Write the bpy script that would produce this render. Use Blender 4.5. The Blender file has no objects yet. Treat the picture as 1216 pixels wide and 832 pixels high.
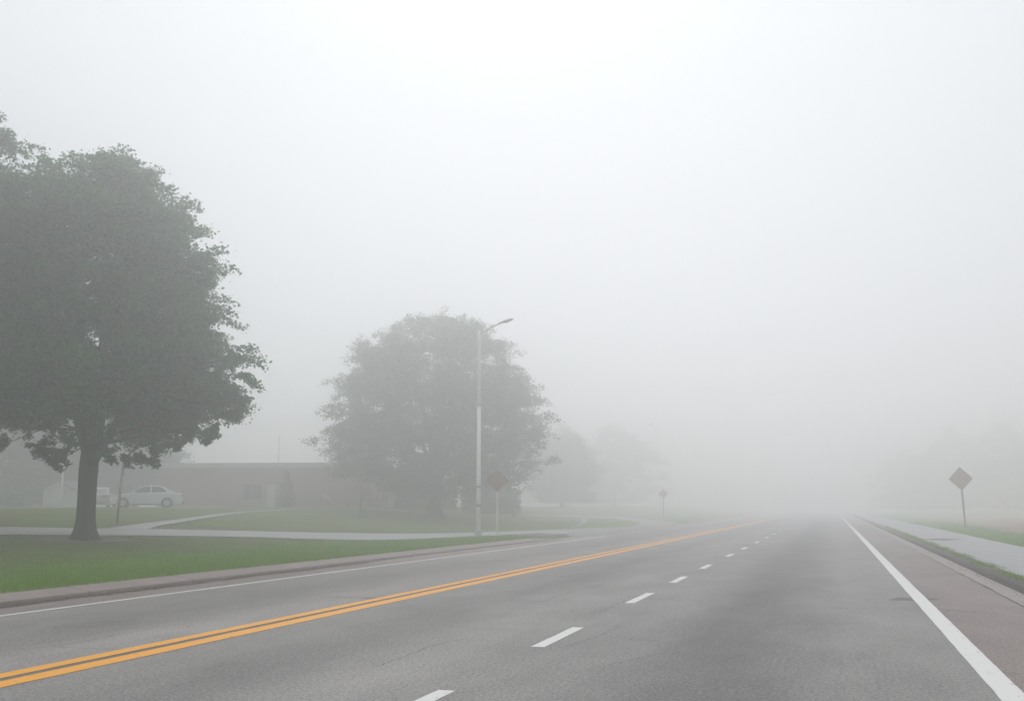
import bpy, bmesh, math, random
import numpy as np
from mathutils import Vector, Matrix

# ------------------------------------------------------------------ camera, sky, sun, exposure
sc = bpy.context.scene
R = math.radians
EYE = 1.5
FPX = 1216.0                       # focal length in photo pixels (photo is 1216 x 832)
PITCH = math.atan(185 / FPX)       # camera tilted up: horizon at row 601
YAW = math.atan(380 / (FPX * math.cos(PITCH) + 185 * math.sin(PITCH)))   # road vanishes at column 988
cd = bpy.data.cameras.new("camera")
cam = bpy.data.objects.new("camera", cd)
sc.collection.objects.link(cam)
cd.sensor_width = 36.0
cd.lens = 36.0 * FPX / 1216.0
cd.clip_start = 0.1
cd.clip_end = 5000
cam.location = (0, 0, EYE)
cam.rotation_euler = (math.pi / 2 + PITCH, 0, YAW)
sc.camera = cam

SUN_EL, SUN_AZ = R(46), R(-18)       # azimuth measured from +Y towards +X
HAZE = 0.0136
sc.view_settings.view_transform = 'Standard'
sc.view_settings.look = 'None'
sc.view_settings.exposure = 0.50
sc.view_settings.gamma = 1.0
sc.view_settings.use_curve_mapping = False

world = bpy.data.worlds.new("World")
sc.world = world
world.use_nodes = True
nt = world.node_tree
nt.nodes.clear()
sky = nt.nodes.new("ShaderNodeTexSky")
sky.sky_type = 'NISHITA'
sky.sun_disc = False
sky.sun_elevation = SUN_EL
sky.sun_rotation = SUN_AZ
sky.air_density = 1.0
sky.dust_density = 6.0
sky.ozone_density = 1.0
hs = nt.nodes.new("ShaderNodeHueSaturation")
hs.inputs['Saturation'].default_value = 0.10
bg = nt.nodes.new("ShaderNodeBackground")
bg.inputs['Strength'].default_value = 0.10
wo = nt.nodes.new("ShaderNodeOutputWorld")
nt.links.new(sky.outputs[0], hs.inputs['Color'])
cl = nt.nodes.new("ShaderNodeMixRGB")          # even cloud deck veiling the sky
cl.inputs[0].default_value = 0.93
cl.inputs[2].default_value = (5.05, 5.27, 5.56, 1)
nt.links.new(hs.outputs[0], cl.inputs[1])
nt.links.new(cl.outputs[0], bg.inputs['Color'])
nt.links.new(bg.outputs[0], wo.inputs['Surface'])

sl = bpy.data.lights.new("sun", 'SUN')
sl.energy = 0.66
sl.angle = R(70)
sl.color = (1.0, 0.97, 0.93)
so = bpy.data.objects.new("sun", sl)
sc.collection.objects.link(so)
so.rotation_euler = (math.pi / 2 - SUN_EL, 0, math.pi - SUN_AZ)
so.location = (0, 0, 60)

cy = sc.cycles
cy.use_denoising = True
cy.max_bounces = 8
cy.diffuse_bounces = 3
cy.glossy_bounces = 3
cy.transmission_bounces = 4
cy.volume_bounces = 4
cy.transparent_max_bounces = 8
cy.use_adaptive_sampling = False

# ------------------------------------------------------------------ terrain
def prof_left(d):
    return float(np.interp(d, [0, 6, 12, 16, 20, 25, 30, 60, 600],
                           [.13, .20, .36, .66, 1.02, 1.36, 1.42, 1.45, 1.45]))
COLS = [-600., -250., -120., -90.] + [-72. + k for k in range(0, 60)] + [-12.72, -12.4]
ZS = [prof_left(-12 - x) for x in COLS[:-1]] + [-.05]
COLS += [3.12, 3.2, 3.48, 5.9, 8.5, 14., 30., 90., 600.]
ZS += [-.05, .125, .13, .16, .18, .24, .35, .45, .45]
def E(x):
    return np.interp(x, COLS, ZS)

cp, sp_, cyw, syw = math.cos(PITCH), math.sin(PITCH), math.cos(YAW), math.sin(YAW)
FWD = Vector((-syw, cyw, 0)); RGT = Vector((cyw, syw, 0))
def ray(px, py):
    u, v = (px - 608) / FPX, (416 - py) / FPX
    f = cp - v * sp_
    w = sp_ + v * cp
    d = FWD * f + RGT * u
    d.z = w
    return d / f                   # unit horizontal depth along FWD
def gp(px, py, zmax=400.):
    """ground point seen at a place of the photo"""
    d = ray(px, py)
    t, step = 3.0, 0.05
    while t < zmax:
        if EYE + d.z * t <= E(d.x * t):
            return Vector((d.x * t, d.y * t, float(E(d.x * t))))
        t += step
    return Vector((d.x * zmax, d.y * zmax, float(E(d.x * zmax))))
def road_pt(px, py):
    d = ray(px, py); t = -EYE / d.z
    return Vector((d.x * t, d.y * t, 0))
def at_depth(px, dep, py=601):
    d = ray(px, py)
    return Vector((d.x * dep, d.y * dep, float(E(d.x * dep))))

# ------------------------------------------------------------------ helpers
COL = sc.collection
class MB:
    def __init__(s): s.v, s.f, s.n = [], [], 0
    def add(s, vs, fs):
        k = len(s.v)
        s.v += [tuple(v) for v in vs]
        s.f += [tuple(i + k for i in f) for f in fs]
    def box(s, c, d, rz=0.0, taper=1.0):
        hx, hy, hz = d[0] / 2, d[1] / 2, d[2] / 2
        cr, sr = math.cos(rz), math.sin(rz)
        vs = []
        for z in (-hz, hz):
            t = taper if z > 0 else 1.0
            for x, y in ((-hx, -hy), (hx, -hy), (hx, hy), (-hx, hy)):
                x, y = x * t, y * t
                vs.append((c[0] + x * cr - y * sr, c[1] + x * sr + y * cr, c[2] + z))
        s.add(vs, [(3, 2, 1, 0), (4, 5, 6, 7), (0, 1, 5, 4), (1, 2, 6, 5), (2, 3, 7, 6), (3, 0, 4, 7)])
    def tube(s, pts, rad, n=8, caps=True, squash=None):
        pts = [Vector(p) for p in pts]
        rings = []
        prev = None
        for i, p in enumerate(pts):
            a = pts[max(0, i - 1)]; b = pts[min(len(pts) - 1, i + 1)]
            t = (b - a).normalized()
            if prev is None:
                ref = Vector((1, 0, 0)) if abs(t.x) < .8 else Vector((0, 1, 0))
                u = t.cross(ref).normalized()
            else:
                u = (prev - t * prev.dot(t)).normalized()
            prev = u
            w = t.cross(u)
            r = rad[i] if hasattr(rad, '__len__') else rad
            ring = []
            for k in range(n):
                a_ = 2 * math.pi * k / n
                rr = r * (squash[i][k] if squash else 1.0)
                ring.append(p + (u * math.cos(a_) + w * math.sin(a_)) * rr)
            rings.append(ring)
        k0 = len(s.v)
        for r_ in rings: s.v += [tuple(q) for q in r_]
        for i in range(len(rings) - 1):
            for k in range(n):
                a_, b_ = k0 + i * n + k, k0 + i * n + (k + 1) % n
                s.f.append((a_, b_, b_ + n, a_ + n))
        if caps:
            s.f.append(tuple(k0 + k for k in reversed(range(n))))
            s.f.append(tuple(k0 + (len(rings) - 1) * n + k for k in range(n)))
    def lathe(s, prof, n=24, axis='z', c=(0, 0, 0)):
        k0 = len(s.v)
        for r, h in prof:
            for k in range(n):
                a = 2 * math.pi * k / n
                x, y = r * math.cos(a), r * math.sin(a)
                p = (x, y, h) if axis == 'z' else (x, h, y)
                s.v.append((p[0] + c[0], p[1] + c[1], p[2] + c[2]))
        for i in range(len(prof) - 1):
            for k in range(n):
                a, b = k0 + i * n + k, k0 + i * n + (k + 1) % n
                s.f.append((a, b, b + n, a + n))
    def build(s, name, mat, parent=None, smooth=False, loc=None, fix=True):
        me = bpy.data.meshes.new(name)
        me.from_pydata(s.v, [], s.f)
        me.update()
        if fix:
            bm = bmesh.new(); bm.from_mesh(me)
            bmesh.ops.recalc_face_normals(bm, faces=bm.faces)
            bm.to_mesh(me); bm.free()
        return link(name, me, mat, parent, smooth, loc)
def link(name, me, mat, parent=None, smooth=False, loc=None):
    if smooth:
        me.polygons.foreach_set('use_smooth', [True] * len(me.polygons))
    if mat: me.materials.append(mat)
    o = bpy.data.objects.new(name, me)
    COL.objects.link(o)
    if parent: o.parent = parent
    if loc is not None: o.location = loc
    return o
def tag(o, label=None, cat=None, group=None, kind=None):
    if label: o['label'] = label
    if cat: o['category'] = cat
    if group: o['group'] = group
    if kind: o['kind'] = kind
    return o
def thing(name, loc, label, cat, group=None, rz=0.0):
    o = bpy.data.objects.new(name, None)
    o.empty_display_size = .3
    COL.objects.link(o)
    o.location = loc; o.rotation_euler = (0, 0, rz)
    return tag(o, label, cat, group)
def bevel(o, w, seg=2, ang=40):
    m = o.modifiers.new('bevel', 'BEVEL'); m.width = w; m.segments = seg
    m.limit_method = 'ANGLE'; m.angle_limit = R(ang)
    return o
def np_mesh(name, verts, nper, mat, parent=None, quads=None):
    """verts (N*nper,3): N separate faces of nper corners"""
    me = bpy.data.meshes.new(name)
    N = len(verts) // nper
    me.vertices.add(len(verts)); me.vertices.foreach_set('co', verts.astype(np.float32).ravel())
    me.loops.add(len(verts)); me.loops.foreach_set('vertex_index', np.arange(len(verts), dtype=np.int32))
    me.polygons.add(N)
    me.polygons.foreach_set('loop_start', np.arange(0, len(verts), nper, dtype=np.int32))
    me.polygons.foreach_set('loop_total', np.full(N, nper, dtype=np.int32))
    me.update(calc_edges=True)
    return link(name, me, mat, parent)
def drape(name, poly, mat, off=.02, parent=None, low=None):
    """a sheet with the outline poly laid on the ground profile"""
    bm = bmesh.new()
    vs = [bm.verts.new((p[0], p[1], 0)) for p in poly]
    bm.faces.new(vs)
    xs = [p[0] for p in poly]
    for c in COLS:
        if min(xs) < c < max(xs):
            bmesh.ops.bisect_plane(bm, geom=bm.verts[:] + bm.edges[:] + bm.faces[:], plane_co=(c, 0, 0), plane_no=(1, 0, 0), dist=1e-5)
    bmesh.ops.triangulate(bm, faces=bm.faces)
    for v in bm.verts:
        z = float(E(v.co.x)) + off
        if low is not None: z = max(z, low)
        v.co.z = z
    bmesh.ops.recalc_face_normals(bm, faces=bm.faces)
    for f in bm.faces:
        if f.normal.z < 0: f.normal_flip()
    me = bpy.data.meshes.new(name); bm.to_mesh(me); bm.free()
    return link(name, me, mat, parent)
def dense(pts, n=6):
    out = []
    for a, b in zip(pts[:-1], pts[1:]):
        for k in range(n): out.append((a[0] + (b[0] - a[0]) * k / n, a[1] + (b[1] - a[1]) * k / n))
    out.append(pts[-1])
    return out
def smooth_line(pts, n=6):
    """Catmull-Rom through pts"""
    P = [np.array(p, float) for p in pts]
    P = [2 * P[0] - P[1]] + P + [2 * P[-1] - P[-2]]
    out = []
    for i in range(1, len(P) - 2):
        for k in range(n):
            t = k / n
            a, b, c, d = P[i - 1], P[i], P[i + 1], P[i + 2]
            out.append(tuple(.5 * (2 * b + (c - a) * t + (2 * a - 5 * b + 4 * c - d) * t * t + (3 * b - a - 3 * c + d) * t ** 3)))
    out.append(tuple(P[-2]))
    return out
def inside(pts, poly):
    x, y = pts[:, 0], pts[:, 1]
    r = np.zeros(len(pts), bool)
    n = len(poly)
    for i in range(n):
        x1, y1 = poly[i][0], poly[i][1]; x2, y2 = poly[(i + 1) % n][0], poly[(i + 1) % n][1]
        c = ((y1 > y) != (y2 > y)) & (x < (x2 - x1) * (y - y1) / (y2 - y1 + 1e-12) + x1)
        r ^= c
    return r

# ------------------------------------------------------------------ materials
def mat(name):
    m = bpy.data.materials.new(name); m.use_nodes = True
    t = m.node_tree
    return m, t, t.nodes['Principled BSDF']
def N(t, typ, **kw):
    n = t.nodes.new(typ)
    for k, v in kw.items():
        if k in n.inputs: n.inputs[k].default_value = v
        else: setattr(n, k, v)
    return n
def noise(t, scale, detail=4, rough=.6, vec=None, dist=0.0):
    n = N(t, 'ShaderNodeTexNoise', Scale=scale, Detail=detail, Roughness=rough, Distortion=dist)
    if vec: t.links.new(vec, n.inputs['Vector'])
    return n.outputs['Fac']
def ramp(t, fac, stops):
    r = N(t, 'ShaderNodeValToRGB')
    el = r.color_ramp.elements
    while len(el) < len(stops): el.new(.5)
    for e, (p, c) in zip(el, stops):
        e.position = p
        e.color = (c, c, c, 1) if not hasattr(c, '__len__') else (*c, 1)
    t.links.new(fac, r.inputs[0])
    return r.outputs[0]
def mix(t, fac, a, b, mode='MIX'):
    n = N(t, 'ShaderNodeMixRGB', blend_type=mode)
    for s, v in ((n.inputs[0], fac), (n.inputs[1], a), (n.inputs[2], b)):
        if hasattr(v, 'links') or isinstance(v, bpy.types.NodeSocket): t.links.new(v, s)
        elif hasattr(v, '__len__'): s.default_value = (*v, 1)
        else: s.default_value = v
    return n.outputs[0]
def mth(t, op, a, b=None, clamp=False):
    n = N(t, 'ShaderNodeMath', operation=op); n.use_clamp = clamp
    for s, v in zip(n.inputs, (a, b)):
        if v is None: continue
        if isinstance(v, bpy.types.NodeSocket): t.links.new(v, s)
        else: s.default_value = v
    return n.outputs[0]
def coords(t, scale=(1, 1, 1)):
    g = N(t, 'ShaderNodeNewGeometry')
    mp = N(t, 'ShaderNodeMapping'); mp.inputs['Scale'].default_value = scale
    t.links.new(g.outputs['Position'], mp.inputs['Vector'])
    return mp.outputs[0]
def bump(t, p, h, s=.3, d=.01):
    b = N(t, 'ShaderNodeBump', Strength=s, Distance=d)
    t.links.new(h, b.inputs['Height']); t.links.new(b.outputs[0], p.inputs['Normal'])
def gx(t):
    g = N(t, 'ShaderNodeNewGeometry'); s = N(t, 'ShaderNodeSeparateXYZ')
    t.links.new(g.outputs['Position'], s.inputs[0])
    return s.outputs
def plain(name, col, rough=.6, metal=0.0, var=.15, vscale=6.0):
    m, t, p = mat(name)
    f = noise(t, vscale, 5, .65, coords(t))
    lo = tuple(c * (1 - var) for c in col); hi = tuple(min(1, c * (1 + var)) for c in col)
    t.links.new(ramp(t, f, [(.3, lo), (.7, hi)]), p.inputs['Base Color'])
    p.inputs['Roughness'].default_value = rough; p.inputs['Metallic'].default_value = metal
    return m

def asphalt_mat(name, tone, tint=(1, 1, 1), bands=False):
    m, t, p = mat(name)
    c = coords(t)
    fine = noise(t, 55, 3, .8, c)
    mid = noise(t, 1.1, 6, .65, coords(t, (1, .35, 1)))
    big = noise(t, .22, 3, .5, coords(t, (1, .25, 1)))
    base = ramp(t, fine, [(.30, tuple(tone * .40 * k for k in tint)), (.5, tuple(tone * k for k in tint)), (.70, tuple(tone * 1.75 * k for k in tint))])
    base = mix(t, 1.0, base, ramp(t, mid, [(.3, .80), (.7, 1.18)]), 'MULTIPLY')
    base = mix(t, 1.0, base, ramp(t, big, [(.3, .86), (.7, 1.12)]), 'MULTIPLY')
    if bands:                       # oil-darkened lane centres, lighter wheel paths
        X = gx(t)[0]
        wob = mth(t, 'MULTIPLY', mth(t, 'SUBTRACT', noise(t, .15, 3, .6, c), .5), .9)
        x = mth(t, 'ADD', X, wob)
        xn = mth(t, 'DIVIDE', mth(t, 'ADD', x, 13.0), 16.0)
        s = lambda v: (v + 13.0) / 16.0
        st = [(s(-12.8), .85), (s(-11.2), 1.02), (s(-10.2), .84), (s(-9.0), .74), (s(-8.0), 1.05), (s(-6.6), 1.0), (s(-5.2), .78),
              (s(-4.2), 1.08), (s(-3.0), 1.0), (s(-2.2), 1.02), (s(-1.45), .66), (s(-.95), .68), (s(.1), 1.0), (s(1.2), .98), (s(2.4), .95)]
        base = mix(t, 1.0, base, ramp(t, xn, st), 'MULTIPLY')
    grain = noise(t, 24, 3, .75, c)
    base = mix(t, 1.0, base, ramp(t, grain, [(.32, .62), (.5, 1.0), (.68, 1.35)]), 'MULTIPLY')
    # small pale stones and dark pits
    v = N(t, 'ShaderNodeTexVoronoi', Scale=70.0); t.links.new(c, v.inputs['Vector'])
    sw = N(t, 'ShaderNodeSeparateColor'); t.links.new(v.outputs['Color'], sw.inputs[0])
    base = mix(t, mth(t, 'MULTIPLY', mth(t, 'GREATER_THAN', sw.outputs[0], .93), .5), base, (.34, .33, .31))
    # fine crazing in patches
    cd_ = N(t, 'ShaderNodeMixRGB'); cd_.inputs[0].default_value = .30
    nz = N(t, 'ShaderNodeTexNoise', Scale=1.1, Detail=5, Roughness=.65); t.links.new(c, nz.inputs['Vector'])
    t.links.new(c, cd_.inputs[1]); t.links.new(nz.outputs['Color'], cd_.inputs[2])
    ve = N(t, 'ShaderNodeTexVoronoi', Scale=.85, feature='DISTANCE_TO_EDGE'); t.links.new(cd_.outputs[0], ve.inputs['Vector'])
    line = ramp(t, ve.outputs['Distance'], [(.003, 1.0), (.010, 0.0)])
    where = ramp(t, noise(t, .28, 3, .6, coords(t, (1, .6, 1))), [(.54, 0.0), (.64, .45)])
    base = mix(t, mth(t, 'MULTIPLY', line, where), base, (.055, .053, .05))
    t.links.new(base, p.inputs['Base Color'])
    p.inputs['Roughness'].default_value = .82
    p.inputs['Specular IOR Level'].default_value = .35
    bump(t, p, fine, .5, .006)
    return m
M = {}
M['asphalt'] = asphalt_mat('asphalt', .25, (1.05, 1.0, .955), True)
M['shoulder'] = asphalt_mat('shoulder_asphalt', .20, (1.19, .975, .91))
M['patch'] = asphalt_mat('tar_patch', .10)
M['tar'] = asphalt_mat('tar_strip', .13, (1.1, 1.0, .88))
M['crack'] = plain('crack_fill', (.10, .097, .093), .9)

def paint(name, col, wear, wcol=(.13, .13, .125)):
    m, t, p = mat(name)
    f = noise(t, 7, 8, .75, coords(t, (1.6, .7, 1)))
    g = noise(t, 60, 2, .7, coords(t))
    k = mth(t, 'ADD', mth(t, 'MULTIPLY', f, .7), mth(t, 'MULTIPLY', g, .3))
    fac = ramp(t, k, [(wear, 1.0), (wear + .07, 0.0)])
    t.links.new(mix(t, fac, col, wcol), p.inputs['Base Color'])
    p.inputs['Roughness'].default_value = .6
    return m
M['white_paint'] = paint('white_road_paint', (.74, .73, .71), .355)
M['thin_white'] = paint('worn_white_paint', (.68, .67, .65), .39)
M['yellow'] = paint('yellow_road_paint', (.90, .385, .002), .36)

def concrete(name, col, joint=1.5, axis=1, var=.16):
    m, t, p = mat(name)
    c = coords(t)
    f = noise(t, 1.4, 8, .7, c); g = noise(t, 40, 3, .7, c)
    b = ramp(t, f, [(.28, tuple(k * (1 - var) for k in col)), (.72, tuple(k * (1 + var) for k in col))])
    b = mix(t, 1.0, b, ramp(t, g, [(.3, .88), (.7, 1.1)]), 'MULTIPLY')
    if joint:
        y = gx(t)[axis]
        fr = mth(t, 'FRACT', mth(t, 'DIVIDE', y, joint))
        b = mix(t, mth(t, 'LESS_THAN', fr, .035 / joint), b, tuple(k * .35 for k in col))
    t.links.new(b, p.inputs['Base Color'])
    p.inputs['Roughness'].default_value = .85
    bump(t, p, g, .25, .004)
    return m
M['sidewalk'] = concrete('sidewalk_concrete', (.36, .355, .355), 1.6)
M['gutter'] = concrete('gutter_concrete', (.33, .28, .265), 3.0)
M['kerb'] = concrete('kerb_concrete', (.26, .215, .20), 3.0)
M['path'] = concrete('path_concrete', (.33, .33, .335), 1.8)
M['drive'] = concrete('drive_concrete', (.28, .28, .28), 0)

def ground_mat():
    m, t, p = mat('lawn_ground')
    c = coords(t)
    f = noise(t, .35, 6, .6, c); g = noise(t, 9, 5, .75, c); h = noise(t, 70, 3, .8, c)
    green = ramp(t, g, [(.28, (.070, .165, .010)), (.52, (.105, .220, .016)), (.75, (.150, .240, .030))])
    dry = ramp(t, h, [(.3, (.070, .075, .030)), (.7, (.150, .140, .060))])
    X = gx(t)
    # lawn back from the kerb is thinner and browner, most of all round the big tree's foot
    back = mth(t, 'MULTIPLY', mth(t, 'SUBTRACT', -14.6, X[0]), .22, True)
    k = mth(t, 'ADD', mth(t, 'MULTIPLY', f, .9), mth(t, 'MULTIPLY', back, .26))
    col = mix(t, ramp(t, k, [(.50, 0.0), (.78, .85)]), green, dry)
    col = mix(t, 1.0, col, ramp(t, h, [(.3, .72), (.7, 1.25)]), 'MULTIPLY')
    t.links.new(col, p.inputs['Base Color'])
    p.inputs['Roughness'].default_value = .95
    p.inputs['Specular IOR Level'].default_value = .1
    bump(t, p, h, .8, .03)
    return m
M['ground'] = ground_mat()
M['soil'] = plain('bare_soil', (.105, .085, .062), .95, 0, .35, 8)
M['field'] = plain('dry_field', (.25, .185, .115), .95, 0, .3, .9)
M['lot'] = plain('reddish_lot', (.22, .135, .11), .95, 0, .25, .6)
M['gutter_dirt'] = plain('gutter_dirt', (.058, .047, .038), .95, 0, .5, 7)
M['moss'] = plain('mossy_soil', (.075, .066, .030), .95, 0, .55, 9)
def blade_mat(name, a, b):
    m, t, p = mat(name)
    g = N(t, 'ShaderNodeNewGeometry')
    f = noise(t, .5, 4, .6, coords(t))
    k = mth(t, 'ADD', mth(t, 'MULTIPLY', g.outputs['Random Per Island'], .55), mth(t, 'MULTIPLY', f, .45))
    t.links.new(ramp(t, k, [(.25, a), (.75, b)]), p.inputs['Base Color'])
    p.inputs['Roughness'].default_value = .7
    p.inputs['Specular IOR Level'].default_value = .2
    return m
M['blade'] = blade_mat('grass_blade', (.105, .250, .003), (.230, .400, .010))
M['litter'] = blade_mat('fallen_leaf', (.07, .045, .025), (.20, .13, .07))
def leaf_mat(name, a, b):
    m, t, p = mat(name)
    g = N(t, 'ShaderNodeNewGeometry')
    f = noise(t, .45, 3, .6, coords(t))
    k = mth(t, 'ADD', mth(t, 'MULTIPLY', g.outputs['Random Per Island'], .4), mth(t, 'MULTIPLY', f, .6))
    col = ramp(t, k, [(.28, a), (.72, b)])
    t.links.new(col, p.inputs['Base Color'])
    p.inputs['Roughness'].default_value = .76
    p.inputs['Specular IOR Level'].default_value = .3
    tr = N(t, 'ShaderNodeBsdfTranslucent'); t.links.new(mix(t, 1.0, col, (1.9, 2.0, 1.5), 'MULTIPLY'), tr.inputs[0])
    ms = N(t, 'ShaderNodeMixShader'); ms.inputs[0].default_value = .45
    t.links.new(p.outputs[0], ms.inputs[1]); t.links.new(tr.outputs[0], ms.inputs[2])
    t.links.new(ms.outputs[0], t.nodes['Material Output'].inputs['Surface'])
    return m
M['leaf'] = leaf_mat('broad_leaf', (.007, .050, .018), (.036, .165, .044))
M['leaf_far'] = leaf_mat('hazed_leaf', (.040, .080, .045), (.075, .125, .065))  # paler leaf green, fog fade put into the colour of distant foliage
M['needle'] = leaf_mat('conifer_leaf', (.016, .032, .016), (.034, .056, .028))
def bark_mat():
    m, t, p = mat('bark')
    f = noise(t, 6, 7, .7, coords(t, (1.6, 1.6, .3)), .6); g = noise(t, 30, 4, .7, coords(t, (1, 1, .4)))
    c = ramp(t, f, [(.3, (.018, .016, .014)), (.7, (.055, .048, .041))])
    t.links.new(mix(t, 1.0, c, ramp(t, g, [(.3, .7), (.7, 1.2)]), 'MULTIPLY'), p.inputs['Base Color'])
    p.inputs['Roughness'].default_value = .95
    bump(t, p, f, .9, .05)
    return m
M['bark'] = bark_mat()
M['pole'] = plain('pale_painted_metal', (.78, .77, .73), .5, 0, .08, 3)
M['pole_grey'] = plain('weathered_galvanised', (.34, .34, .34), .5, .3, .12, 3)
M['dark_post'] = plain('dark_post_metal', (.12, .12, .115), .6, .2, .2, 4)
M['sign'] = plain('rust_brown_sign', (.20, .118, .068), .6, 0, .22, 3)
M['sign_dark'] = plain('dull_brown_sign', (.25, .115, .062), .6, 0, .25, 3)
M['bolt'] = plain('bolt_steel', (.20, .19, .18), .5, .6)
M['lens'] = plain('lamp_lens', (.55, .55, .52), .3)
M['white_wall'] = plain('white_siding', (.46, .47, .46), .8, 0, .06, 2)
M['roof_grey'] = plain('grey_shingle', (.12, .12, .125), .9, 0, .2, 8)
M['coping'] = plain('pale_coping', (.38, .36, .34), .7, 0, .1, 2)
M['door'] = plain('pale_door_paint', (.50, .49, .46), .6, 0, .08, 2)
M['glass'] = plain('window_glass', (.020, .025, .030), .25, 0, .1, 1)
M['car_paint'] = plain('silver_car_paint', (.55, .57, .60), .28, .1, .03, 2)
M['car_paint_pale'] = plain('pale_car_paint', (.24, .255, .27), .35, .1, .03, 2)
M['black_plastic'] = plain('black_trim', (.025, .025, .026), .7)
M['tyre'] = plain('tyre_rubber', (.03, .03, .03), .9)
M['rim'] = plain('alloy_rim', (.42, .43, .44), .35, .6, .05)
M['red_lens'] = plain('tail_lens', (.30, .04, .035), .25)
M['clear_lens'] = plain('head_lens', (.60, .62, .64), .15)
def brick_mat():
    m, t, p = mat('brick')
    tc = N(t, 'ShaderNodeTexCoord')
    mp = N(t, 'ShaderNodeMapping'); mp.inputs['Rotation'].default_value = (math.pi / 2, 0, 0)
    t.links.new(tc.outputs['Object'], mp.inputs['Vector'])
    b = N(t, 'ShaderNodeTexBrick', Scale=1.0)
    b.inputs['Brick Width'].default_value = .22; b.inputs['Row Height'].default_value = .075
    b.inputs['Mortar Size'].default_value = .010
    b.inputs['Color1'].default_value = (.21, .115, .095, 1); b.inputs['Color2'].default_value = (.30, .185, .15, 1)
    b.inputs['Mortar'].default_value = (.36, .33, .30, 1)
    t.links.new(mp.outputs[0], b.inputs['Vector'])
    f = noise(t, .5, 5, .6, coords(t))
    t.links.new(mix(t, 1.0, b.outputs['Color'], ramp(t, f, [(.3, .85), (.7, 1.12)]), 'MULTIPLY'), p.inputs['Base Color'])
    p.inputs['Roughness'].default_value = .9
    return m
M['brick'] = brick_mat()

# ------------------------------------------------------------------ ground, road, kerbs, pavements, paths
mb = MB()
for x, z in zip(COLS, ZS):
    mb.v += [(x, -600., z), (x, 600., z)]
for i in range(len(COLS) - 1):
    a = 2 * i
    mb.f.append((a, a + 2, a + 3, a + 1))
tag(mb.build('ground', M['ground'], fix=False), kind='structure')

Y0, Y1 = -40., 420.
def strip(name, x0, x1, z, m, parent=None, y0=Y0, y1=Y1, kind=None, wob=0.0, seed=0, step=None):
    mb = MB(); rng = random.Random(seed)
    n = 1 if not step else int((y1 - y0) / step)
    for i in range(n + 1):
        y = y0 + (y1 - y0) * i / n
        mb.v += [(x0 + rng.uniform(-wob, wob), y, z), (x1 + rng.uniform(-wob, wob), y, z)]
    for i in range(n):
        a = 2 * i
        mb.f.append((a, a + 1, a + 3, a + 2))
    o = mb.build(name, m, parent, fix=False)
    if kind: tag(o, kind=kind)
    return o
road = strip('road', -12.4, 1.42, 0.0, M['asphalt'], kind='structure', y1=500)
strip('shoulder', 1.424, 2.70, 0.0, M['shoulder'], road, y1=500)
strip('shoulder', -12.4, -11.25, .003, M['shoulder'], road, y0=-40, y1=46)

# painted markings, parts of the road
strip('centre_line', -7.27, -7.08, .004, M['yellow'], road, wob=.006, seed=1, step=.5, y1=300)
strip('centre_line', -6.96, -6.71, .004, M['yellow'], road, wob=.006, seed=2, step=.5, y1=300)
strip('tar_strip', -7.085, -6.955, .002, M['tar'], road, wob=.01, seed=15, step=.5, y1=300)
strip('edge_line', 1.20, 1.42, .004, M['white_paint'], road, wob=.004, seed=3, step=.4, y1=300)
strip('edge_line', -11.12, -10.98, .007, M['thin_white'], road, wob=.007, seed=4, step=.5, y1=52)
DASH = [(821, 24.), (750, 22), (706, 11.5), (685, 7), (670, 5.2), (657, 3.8), (649, 3), (642, 2.4), (636.5, 2), (632.5, 1.7), (629, 1.5), (626, 1.3), (623.8, 1.1)]
for k, (yc, hgt) in enumerate(DASH):
    ya = 1.5 * FPX / (yc + hgt / 2 - 601); yb = 1.5 * FPX / (yc - hgt / 2 - 601)
    # depth along the view to distance along the road at X = -3.1
    ya, yb = [(d_ + syw * (-3.1) * 1.0) / cyw for d_ in (ya, yb)]
    if k > 2: yb = ya + 1.9
    strip('lane_dash', -3.18, -3.03, .004, M['white_paint'], road, y0=ya, y1=yb, wob=.006, seed=20 + k, step=.3)

# cracks and patches
def crack(pts, w=.012, seed=0, z=.002):
    rng = random.Random(seed)
    P = [road_pt(*p) for p in smooth_line(pts, 7)]
    Q = []
    for a, b in zip(P[:-1], P[1:]):
        for k in range(3):
            q = a.lerp(b, k / 3)
            Q.append(q + Vector((rng.uniform(-1, 1), rng.uniform(-1, 1), 0)) * w * 1.6)
    mb = MB()
    for i, q in enumerate(Q):
        t = (Q[min(i + 1, len(Q) - 1)] - Q[max(i - 1, 0)]).normalized()
        nrm = Vector((-t.y, t.x, 0))
        ww = w * rng.uniform(.35, 1.0) * (1 if 0 < i < len(Q) - 1 else .1)
        mb.v += [tuple(q + nrm * ww / 2 + Vector((0, 0, z))), tuple(q - nrm * ww / 2 + Vector((0, 0, z)))]
    for i in range(len(Q) - 1):
        a = 2 * i
        mb.f.append((a, a + 1, a + 3, a + 2))
    mb.build('crack', M['crack'], road)
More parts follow.
